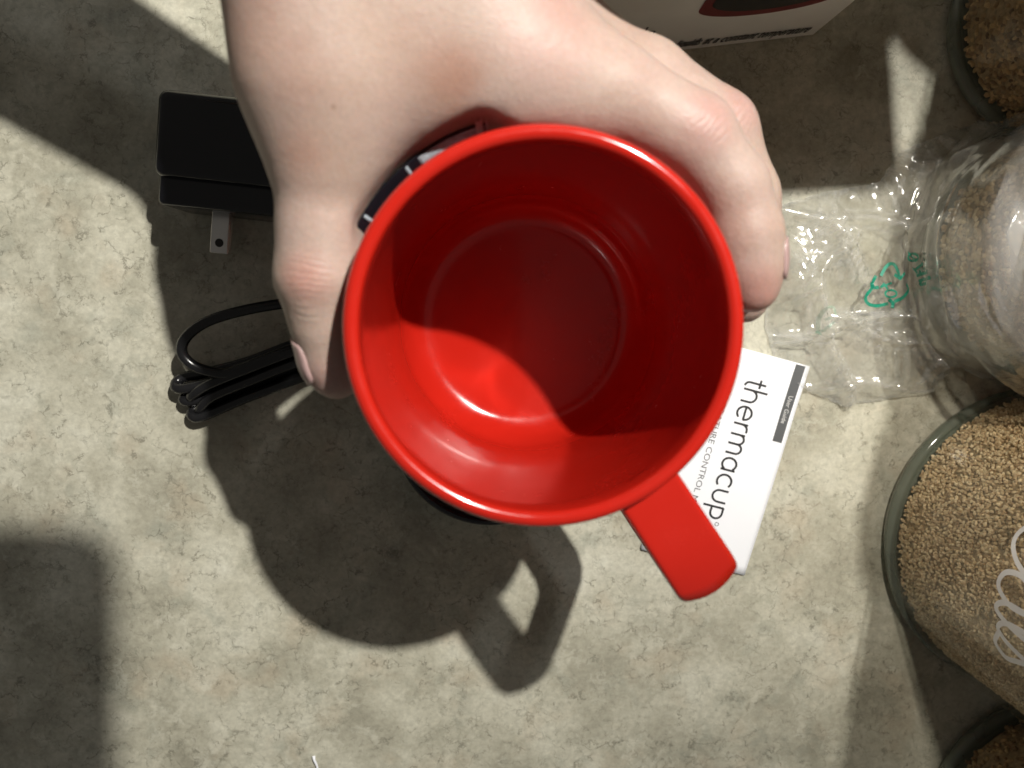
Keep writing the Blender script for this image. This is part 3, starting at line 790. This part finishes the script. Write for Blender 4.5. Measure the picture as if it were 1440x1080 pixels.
def jar(px, py, rpx, height, fill, label, mat, size, n, strokes=None, a_text=180, zt=0.07, wmm=0.0022, sc=0.001):
    c = P(px, py, 0); r = np.linalg.norm(P(px-rpx, py, 0)[:2]-c[:2])
    root = empty('storage_jar', (c[0], c[1], 0), label, 'jar', 'glass jars of grain along the right side')
    t = 0.0022
    rb = 0.006
    gp = [(r-0.004, 0.0075), (r-0.0012, 0.0095), (r, 0.013), (r, height-0.004), (r-0.001, height), (r-t, height), (r-t, 0.012), (r-t-0.002, 0.0085), (r-0.005, 0.0075)]
    recalc(mesh_obj('glass_wall', *lathe(gp, c[:2], 128, True), MAT['jarglass'], root))
    bp = [(0, 0.0008), (r-0.007, 0.0008), (r-0.005, 0.0003), (r-0.0025, 0.0006), (r-0.0006, 0.0024), (r, 0.005), (r-0.0004, 0.0068), (r-0.0022, 0.0074), (r-0.006, 0.0072), (0, 0.0072)]
    recalc(mesh_obj('glass_base', *lathe(bp, c[:2], 128), MAT['baseglass'], root))
    ri = r-t-0.0004
    recalc(mesh_obj('grain_core', *lathe([(0, 0.0078), (ri-0.004, 0.0078), (ri-0.0016, 0.0098), (ri-0.0010, 0.013), (ri-0.0010, fill), (ri*0.5, fill+0.003), (0, fill+0.005)], c[:2], 96), MAT['bed'], root))
    grains_mesh('grain', c, ri, 0.0095, fill, n, size, mat, root)
    lp = [(0, height+0.0005), (r-0.001, height+0.0005), (r+0.001, height+0.002), (r+0.001, height+0.012), (r-0.001, height+0.014), (0, height+0.014)]
    recalc(mesh_obj('lid', *lathe(lp, c[:2], 96), MAT['lid'], root))
    if strokes:
        ps = []
        for s in strokes:
            q = spline(s, 16*len(s)); ps.append(ribbon2d(q*sc, wmm))
        V2, F2 = merge(ps)
        Vw = []
        for s, h in V2:
            a = math.radians(a_text)+s/r
            Vw.append((c[0]+(r+0.00025)*math.cos(a), c[1]+(r+0.00025)*math.sin(a), zt+h))
        mesh_obj('lettering', Vw, F2, MAT['letter'], root, smooth=False)
    return root
# script word, millimetres along the wall and up
OATS = [[(11, 26), (5, 29), (0, 24), (-1, 14), (2, 4), (8, 1), (14, 6), (17, 16), (15, 26), (9, 30), (6, 25), (12, 20), (17, 19)],
        [(26, 13), (21, 15), (17, 9), (18, 2), (23, 0), (27, 6), (27, 13), (27, 4), (30, 0), (33, 5), (35, 15), (35, 26), (33, 20), (33, 6), (36, 1), (39, 4), (41, 10), (42, 14), (44, 8), (45, 3), (42, -1), (38, 1)],
        [(29, 17), (35, 18), (41, 17)]]
GRAIN_A = [[(14, 26), (8, 30), (1, 24), (-1, 12), (4, 1), (11, 2), (15, 10), (9, 12)], [(18, 12), (19, 2), (22, 10), (26, 13)]]
jar(1450, -268, 150, 0.18, 0.13, 'unseen tall jar of grain added beyond the top right corner to shade the counter', MAT['rice'], 0.0016, 2500)  # out of view, added as a shadow caster for the counter strip
jar(1473, 46, 150, 0.17, 0.135, 'dark glass jar of brown grain at the top right corner above the film bag', MAT['rice'], 0.0016, 6500, GRAIN_A, 172, 0.066)
jar(1448, 362, 160, 0.17, 0.150, 'grain jar seen hazily through the clear film bag', MAT['oats'], 0.0016, 4500)
jar(1445, 752, 209, 0.19, 0.165, 'large glass jar of oats with white script lettering at right', MAT['oats'], 0.00090, 27000, OATS, 153, 0.0725, 0.0018)
jar(1455, 1126, 154, 0.17, 0.140, 'grain jar cut off by the bottom right corner in deep shadow', MAT['rice'], 0.0015, 5000)

# ------------------------------------------------------------------ product carton
c0 = P(800, 90, 0); c1 = P(1143, 50, 0)
ex = c1-c0; BW = np.linalg.norm(ex); ex /= BW; ey = np.array([-ex[1], ex[0], 0]); ez = np.array([0, 0, 1.0])
BHh, BD = 0.165, 0.080
carton = empty('product_carton', tuple(c0), 'white product carton with printed dark mug picture, standing behind the knuckles', 'carton')
cb = mesh_obj('body', *frame_box(c0+ez*0.0005, ex, ey, ez, BW, BD, BHh), MAT['carton'], carton, smooth=False); bevel(cb, 0.0006, 2)
fl = mesh_obj('shadow_flap', *frame_box(c1+ez*(BHh-0.001)+ey*0.004, (ex*0.985+ez*0.17), ey, (ez*0.985-ex*0.17), 0.052, BD-0.01, 0.0006), MAT['carton'], carton, smooth=False)  # unseen open flap, added to widen the carton's shadow
def on_carton(V2, F2, mat, name, d=0.00025):
    return mesh_obj(name, [tuple(c0+ex*u+ez*w-ey*d) for u, w in V2], F2, mat, carton, smooth=False)
def cu(px, py):
    """pixel -> carton front coordinates"""
    d = RCW @ np.array([(px-CX)/F_PX, (CY-py)/F_PX, -1.0])
    t = np.dot(c0-CAM, ey)/np.dot(d, ey); p = CAM+t*d
    return np.dot(p-c0, ex), p[2]
u0, w0 = cu(975, 22); u1, w1 = cu(1140, 2)
mw = u1-u0
# picture of a dark mug: tapered body with rounded foot
def mugpic(s, top):
    uc = (u0+u1)/2+0.004; hw = mw*0.60*s; wb = w0-0.006*s
    bot = [(uc+hw*0.98*math.cos(a), wb+0.011+0.0105*math.sin(a)) for a in np.linspace(math.pi, 2*math.pi, 26)]
    V2 = bot+[(uc+hw*1.1, top), (uc-hw*1.1, top)]
    return V2, [tuple(range(len(V2)))]
on_carton(*mugpic(1.0, 0.12), MAT['cartonred'], 'printed_picture', 0.0002)
V2, F2 = mugpic(0.86, 0.118); on_carton([(a, b+0.004) for a, b in V2], F2, MAT['cartonblack'], 'printed_picture', 0.0004)
tv, tf = text_vf('keeps liquids at a constant temperature', 0.0105, 1.0, 0.4, 0.0002); w = tv[:, 0].max()
ua, wa = cu(915, 62); ub, wb_ = cu(1138, 42)
on_carton(tv*np.array([(ub-ua)/w, 1.0])+np.array([ua, 0.0060]), tf, MAT['ink'], 'slogan_lettering')
def script(pts): return spline(pts, 12*len(pts))
ug, wg = cu(822, 20)
sw = [[(0, 6), (3, 9), (1, 10), (-1, 6), (1, 3), (4, 8), (4, 2), (6, 4)], [(7, 9), (8, 4), (11, 5), (12, 10), (11, 0), (8, -3), (7, 0), (13, 5)], [(24, 13), (20, 12), (19, 6), (22, 3), (25, 6)], [(27, 14), (27, 4), (29, 8), (31, 8), (31, 4)]]
on_carton(*merge([ribbon2d(script(s)*0.00085+np.array([ug+0.001, 0.020]), 0.0007) for s in sw]), MAT['ink'], 'script_lettering')

# ------------------------------------------------------------------ clear film bag
BO = P(1080, 440, 0)
poly = [(1084, 292), (1150, 272), (1232, 257), (1262, 214), (1330, 186), (1392, 168), (1465, 166), (1530, 250), (1540, 380), (1500, 470), (1420, 492), (1325, 521), (1310, 552), (1250, 560), (1185, 572), (1130, 548), (1092, 520), (1074, 460)]
jb = P(1448, 362, 0); jr = np.linalg.norm(P(1448-160, 362, 0)[:2]-jb[:2])
vs = rng.random((80, 2)); vs[:, 0] = -0.02+vs[:, 0]*0.20; vs[:, 1] = -0.06+vs[:, 1]*0.16; vh = rng.random(80); vg = rng.normal(size=(80, 2))
lines = [((1150, 280), (1240, 560)), ((1105, 350), (1180, 560)), ((1230, 258), (1330, 520)), ((1085, 480), (1300, 430)), ((1310, 190), (1250, 560)), ((1390, 170), (1300, 520)), ((1110, 300), (1320, 330)), ((1290, 300), (1420, 200)), ((1160, 450), (1330, 500)), ((1100, 540), (1310, 545))]
LN = []
for (a, b) in lines:
    A, B = P(*a, 0)[:2], P(*b, 0)[:2]; d = (B-A)/np.linalg.norm(B-A); LN.append((A, np.array([-d[1], d[0]]), np.linalg.norm(B-A), d))
for _ in range(20):
    a = rng.random(); A = P(1090+340*rng.random(), 190+360*rng.random(), 0)[:2]; an = rng.random()*math.pi; L = 0.020+0.050*rng.random()
    d = np.array([math.cos(an), math.sin(an)]); LN.append((A-d*L/2, np.array([-d[1], d[0]]), L, d))
LA = 0.0012+0.0026*rng.random(len(LN)); LA[:10] *= 1.5; LWd = 0.0018+0.0045*rng.random(len(LN))
pw = np.array([P(a, b, 0)[:2] for a, b in poly]); _pa = pw; _pb = np.roll(pw, -1, 0); _ab = _pb-_pa
SYM = P(1252, 402, 0.005)
def edge_dist(x, y):
    p = np.array([x, y]); t = np.clip(((p-_pa)*_ab).sum(1)/(_ab*_ab).sum(1), 0, 1); q = _pa+t[:, None]*_ab-p
    return float(np.sqrt((q*q).sum(1).min()))
def bag_h(x, y):
    """crumple height of the film above what it lies on"""
    p = np.array([x, y]); q = p-BO[:2]
    d = np.hypot(vs[:, 0]-q[0], vs[:, 1]-q[1]); o = np.argsort(d)[:3]
    wts = 1/(d[o]**3+1e-9); wts /= wts.sum()
    f = 0
    for k, wk in zip(o, wts):
        f += wk*(0.0012*vh[k]+0.10*np.dot(vg[k], q-vs[k]))
    dm = edge_dist(x, y); h = 0.0006+f*min(1, dm/0.004)+0.0085*(1-math.exp(-dm/0.009))*(0.55+0.45*math.sin(q[0]*70+1.0)*math.sin(q[1]*55+0.5))
    for i, (A, nn, L, dd) in enumerate(LN):
        s = np.dot(p-A, nn); u = np.dot(p-A, dd)/L
        if -0.1 < u < 1.1:
            amp = LA[i]; s += 0.0016*math.sin(u*9+i*2.1)
            h += amp*max(0, 1-abs(s)/LWd[i])*min(1, max(0, (u+0.1)*6))*min(1, max(0, (1.1-u)*6))
    wq = 0.92*math.exp(-((x-SYM[0])**2+(y-SYM[1])**2)/0.0125**2)     # the printed part lies flatter
    h = h*(1-wq)+0.0062*wq
    return max(0.0006, h)
def bag_z(x, y):
    h = bag_h(x, y)
    dj = math.hypot(x-jb[0], y-jb[1])-jr            # distance outside the jar wall
    climb = max(0.0, 0.020-dj)                       # film bends up against the jar
    return h+min(0.15, 0.9*climb*climb/0.012+ (max(0, 0.004-dj))*9.0)
def inside(px, py):
    c = False; n = len(poly)
    for i in range(n):
        x1, y1 = poly[i]; x2, y2 = poly[(i+1) % n]
        if (y1 > py) != (y2 > py) and px < (x2-x1)*(py-y1)/(y2-y1)+x1: c = not c
    return c
def bag_edge(py_list): pass
# outline on the counter plane, filled with a fine grid whose border is snapped to the outline
pw = np.array([P(a, b, 0)[:2] for a, b in poly])
def in_poly(x, y):
    c = False; n = len(pw)
    for i in range(n):
        x1, y1 = pw[i]; x2, y2 = pw[(i+1) % n]
        if (y1 > y) != (y2 > y) and x < (x2-x1)*(y-y1)/(y2-y1)+x1: c = not c
    return c
def snap(x, y):
    best = None
    for i in range(len(pw)):
        a = pw[i]; b = pw[(i+1) % len(pw)]; ab = b-a; t = np.clip(np.dot(np.array([x, y])-a, ab)/np.dot(ab, ab), 0, 1); q = a+t*ab
        dd = np.hypot(q[0]-x, q[1]-y)
        if best is None or dd < best[0]: best = (dd, q)
    return best
def clearance(x, y):
    """keep the film in front of the jar wall: x pulled back where it would enter the glass"""
    dx, dy = x-jb[0], y-jb[1]; d = math.hypot(dx, dy)
    if d < jr+0.0022:
        k = (jr+0.0022)/max(d, 1e-6); ex_ = jr+0.0022-d
        return jb[0]+dx*k, jb[1]+dy*k, ex_
    return x, y, 0.0
def bag_layer(lift, gs, seed):
    xs = np.arange(pw[:, 0].min(), pw[:, 0].max()+gs, gs); ys = np.arange(pw[:, 1].min(), pw[:, 1].max()+gs, gs)
    vid = {}; Vb = []; Fb = []
    def vert(i, j):
        if (i, j) in vid: return vid[(i, j)]
        x, y = xs[i], ys[j]
        if not in_poly(x, y): x, y = snap(x, y)[1]
        Vb.append(film_point(x, y, lift)); vid[(i, j)] = len(Vb)-1; return vid[(i, j)]
    for i in range(len(xs)-1):
        for j in range(len(ys)-1):
            cx, cy = (xs[i]+xs[i+1])/2, (ys[j]+ys[j+1])/2
            if in_poly(cx, cy): Fb.append((vert(i, j), vert(i+1, j), vert(i+1, j+1), vert(i, j+1)))
    return Vb, Fb
def film_point(x, y, lift=0.0):
    h = bag_h(x+lift*0.6, y-lift*0.4)*(1.0 if lift == 0 else 0.35)+ (0.0 if lift == 0 else 0.0003)
    dx, dy = x-jb[0], y-jb[1]; d = math.hypot(dx, dy); R0 = jr+0.010
    if d < R0:                                       # rolls from the counter up the wall of the jar
        s = R0-d; rr = R0-jr-0.0015+0.0
        if s < rr*1.57:
            a = s/rr; rad = R0-rr*math.sin(a); z = rr*(1-math.cos(a))
        else:
            rad = R0-rr; z = rr+(s-rr*1.57)*1.25
        k = rad/max(d, 1e-6); wall = min(1, s/(rr*1.57))
        rad_out = h*wall*1.0
        return (jb[0]+dx/d*(rad+rad_out), jb[1]+dy/d*(rad+rad_out), z+h*(1-wall))
    return (x, y, h)
bag = empty('film_bag', tuple(BO), 'crumpled clear plastic bag with green recycling print, draped against a jar', 'bag')
def film_obj(name, vf):
    o = mesh_obj(name, *vf, MAT['bag'], bag, smooth=True)
    Vn = np.array(vf[0]); acc = np.zeros(len(Vn)); cnt = np.zeros(len(Vn)); q = np.array(vf[1])
    s_ = np.zeros((len(Vn), 3))
    for a, b in ((0, 1), (1, 2), (2, 3), (3, 0)):
        np.add.at(s_, q[:, a], Vn[q[:, b]]-Vn[q[:, a]]); np.add.at(cnt, q[:, a], 1); np.add.at(s_, q[:, b], Vn[q[:, a]]-Vn[q[:, b]]); np.add.at(cnt, q[:, b], 1)
    el = np.zeros(len(Vn))
    for a, b in ((0, 1), (1, 2), (2, 3), (3, 0)):
        L_ = np.linalg.norm(Vn[q[:, b]]-Vn[q[:, a]], axis=1); np.add.at(el, q[:, a], L_); np.add.at(el, q[:, b], L_)
    lap = np.linalg.norm(s_, axis=1)/np.maximum(el, 1e-9)
    border = cnt < 7.5
    val = np.clip(lap/0.42, 0, 1)**1.3; val[border] = 0.55
    at = o.data.attributes.new('crease', 'FLOAT', 'POINT'); at.data.foreach_set('value', val.astype(np.float32))
    return o
film_obj('front_film', bag_layer(0.0, 0.0013, 1))
film_obj('back_film', bag_layer(0.004, 0.0018, 2))
def inv_film(px, py):
    """counter-plane coordinates whose film point is seen at that pixel"""
    x, y = P(px, py, 0.004)[:2]
    for _ in range(25):
        q = film_point(x, y); d = np.array(q)-CAM; cc = RCW.T @ d
        ux = CX+F_PX*cc[0]/-cc[2]; uy = CY-F_PX*cc[1]/-cc[2]
        x += (px-ux)/F_PX*0.25; y -= (py-uy)/F_PX*0.25
    return x, y
def lifted(p):
    """ink sits on the outer face of the film, clear of its creases"""
    p = np.array(p); n = np.array([p[0]-jb[0], p[1]-jb[1], 0.0]); d = np.linalg.norm(n[:2]); w = min(1.0, max(0.0, (jr+0.010-d)/0.008))
    return tuple(p+0.0010*(w*n/max(d, 1e-6)+(1-0.5*w)*np.array([0, 0, 1.0])))
def print_on_film(strokes, w, mat, name):
    ps = []
    for s in strokes:
        V2, F2 = ribbon2d(np.array([inv_film(*q) for q in s]), w); ps.append(([lifted(film_point(a, b)) for a, b in V2], F2))
    return mesh_obj(name, *merge(ps), mat, bag, smooth=False)
def pl(*p): return spline(p, 8*len(p))
rec = [pl((1237, 388), (1243, 377), (1250, 371), (1257, 374), (1264, 389)), lin((1272, 384), (1264, 392), (1256, 386)), pl((1225, 405), (1216, 417), (1219, 427), (1232, 430), (1247, 427)), pl((1256, 424), (1268, 418), (1277, 408), (1274, 399)), lin((1248, 421), (1254, 426), (1253, 433)), lin((1224, 397), (1226, 405), (1234, 404)), pl((1230, 388), (1226, 396), (1224, 404))]
print_on_film(rec, 0.00125, MAT['green'], 'recycling_mark')
num = [ell(1251, 413, 8, 5, 0, 360, 18), lin((1236, 404), (1252, 398)), lin((1241, 399), (1247, 407)), lin((1237, 404), (1242, 398))]
print_on_film(num, 0.00075, MAT['green'], 'recycling_number')
pel = [ell(1284, 362, 7, 5, 20, 380, 16), lin((1277, 355), (1288, 367)), lin((1286, 380), (1298, 371)), lin((1284, 377), (1290, 384)), lin((1289, 388), (1302, 383), (1299, 377)), lin((1295, 386), (1293, 380)), lin((1292, 395), (1307, 390)), pl((1297, 393), (1294, 400), (1301, 398), (1302, 391))]
print_on_film(pel, 0.00075, MAT['green'], 'recycling_letters')
pale = [pl((1148, 468), (1150, 448), (1160, 434), (1170, 432), (1174, 444)), pl((1150, 470), (1160, 462), (1172, 452)), lin((1158, 450), (1168, 446))]
print_on_film(pale, 0.0009, MAT['palegreen'], 'faint_mark')

# ------------------------------------------------------------------ photographing phone (its shadow crosses the lower left corner)
phone = bpy.data.objects.new('phone', None); phone.matrix_world = M; COL.objects.link(phone)
tag(phone, 'dark phone held above the counter, seen only by its shadow', 'phone')
def local_obj(name, vf, mat, parent):
    me = bpy.data.meshes.new(name); me.from_pydata(vf[0], [], vf[1]); me.materials.append(mat); me.update()
    o = bpy.data.objects.new(name, me); return link(o, parent)
def slab(x0, x1, y0, y1, z0, z1, r, n=8):
    ring = []
    for cx, cy, a0 in ((x1-r, y1-r, 0), (x0+r, y1-r, 90), (x0+r, y0+r, 180), (x1-r, y0+r, 270)):
        for k in range(n+1):
            a = math.radians(a0+90*k/n); ring.append((cx+r*math.cos(a), cy+r*math.sin(a)))
    m = len(ring); V = [(x, y, z0) for x, y in ring]+[(x, y, z1) for x, y in ring]
    return V, [tuple(range(m-1, -1, -1)), tuple(range(m, 2*m))]+[(i, (i+1) % m, m+(i+1) % m, m+i) for i in range(m)]
pb = local_obj('case', slab(-0.052, 0.026, -0.060, 0.092, 0.004, 0.012, 0.010), MAT['blackmatt'], phone); bevel(pb, 0.0020, 3); pb.modifiers['bevel'].affect = 'EDGES'
local_obj('screen', slab(-0.049, 0.023, -0.057, 0.089, 0.0121, 0.0125, 0.008), MAT['black'], phone)

# ------------------------------------------------------------------ scraps on the counter
s1 = spline([P(441, 1063, 0.0006), P(442, 1069, 0.0012), P(446, 1078, 0.0010), P(447, 1090, 0.0008)], 12)
o = recalc(mesh_obj('paper_scrap', *tube(s1, np.linspace(0.0007, 0.0003, 12), 8), MAT['paper'])); tag(o, 'tiny white paper sliver at the bottom edge of the counter', 'scrap')
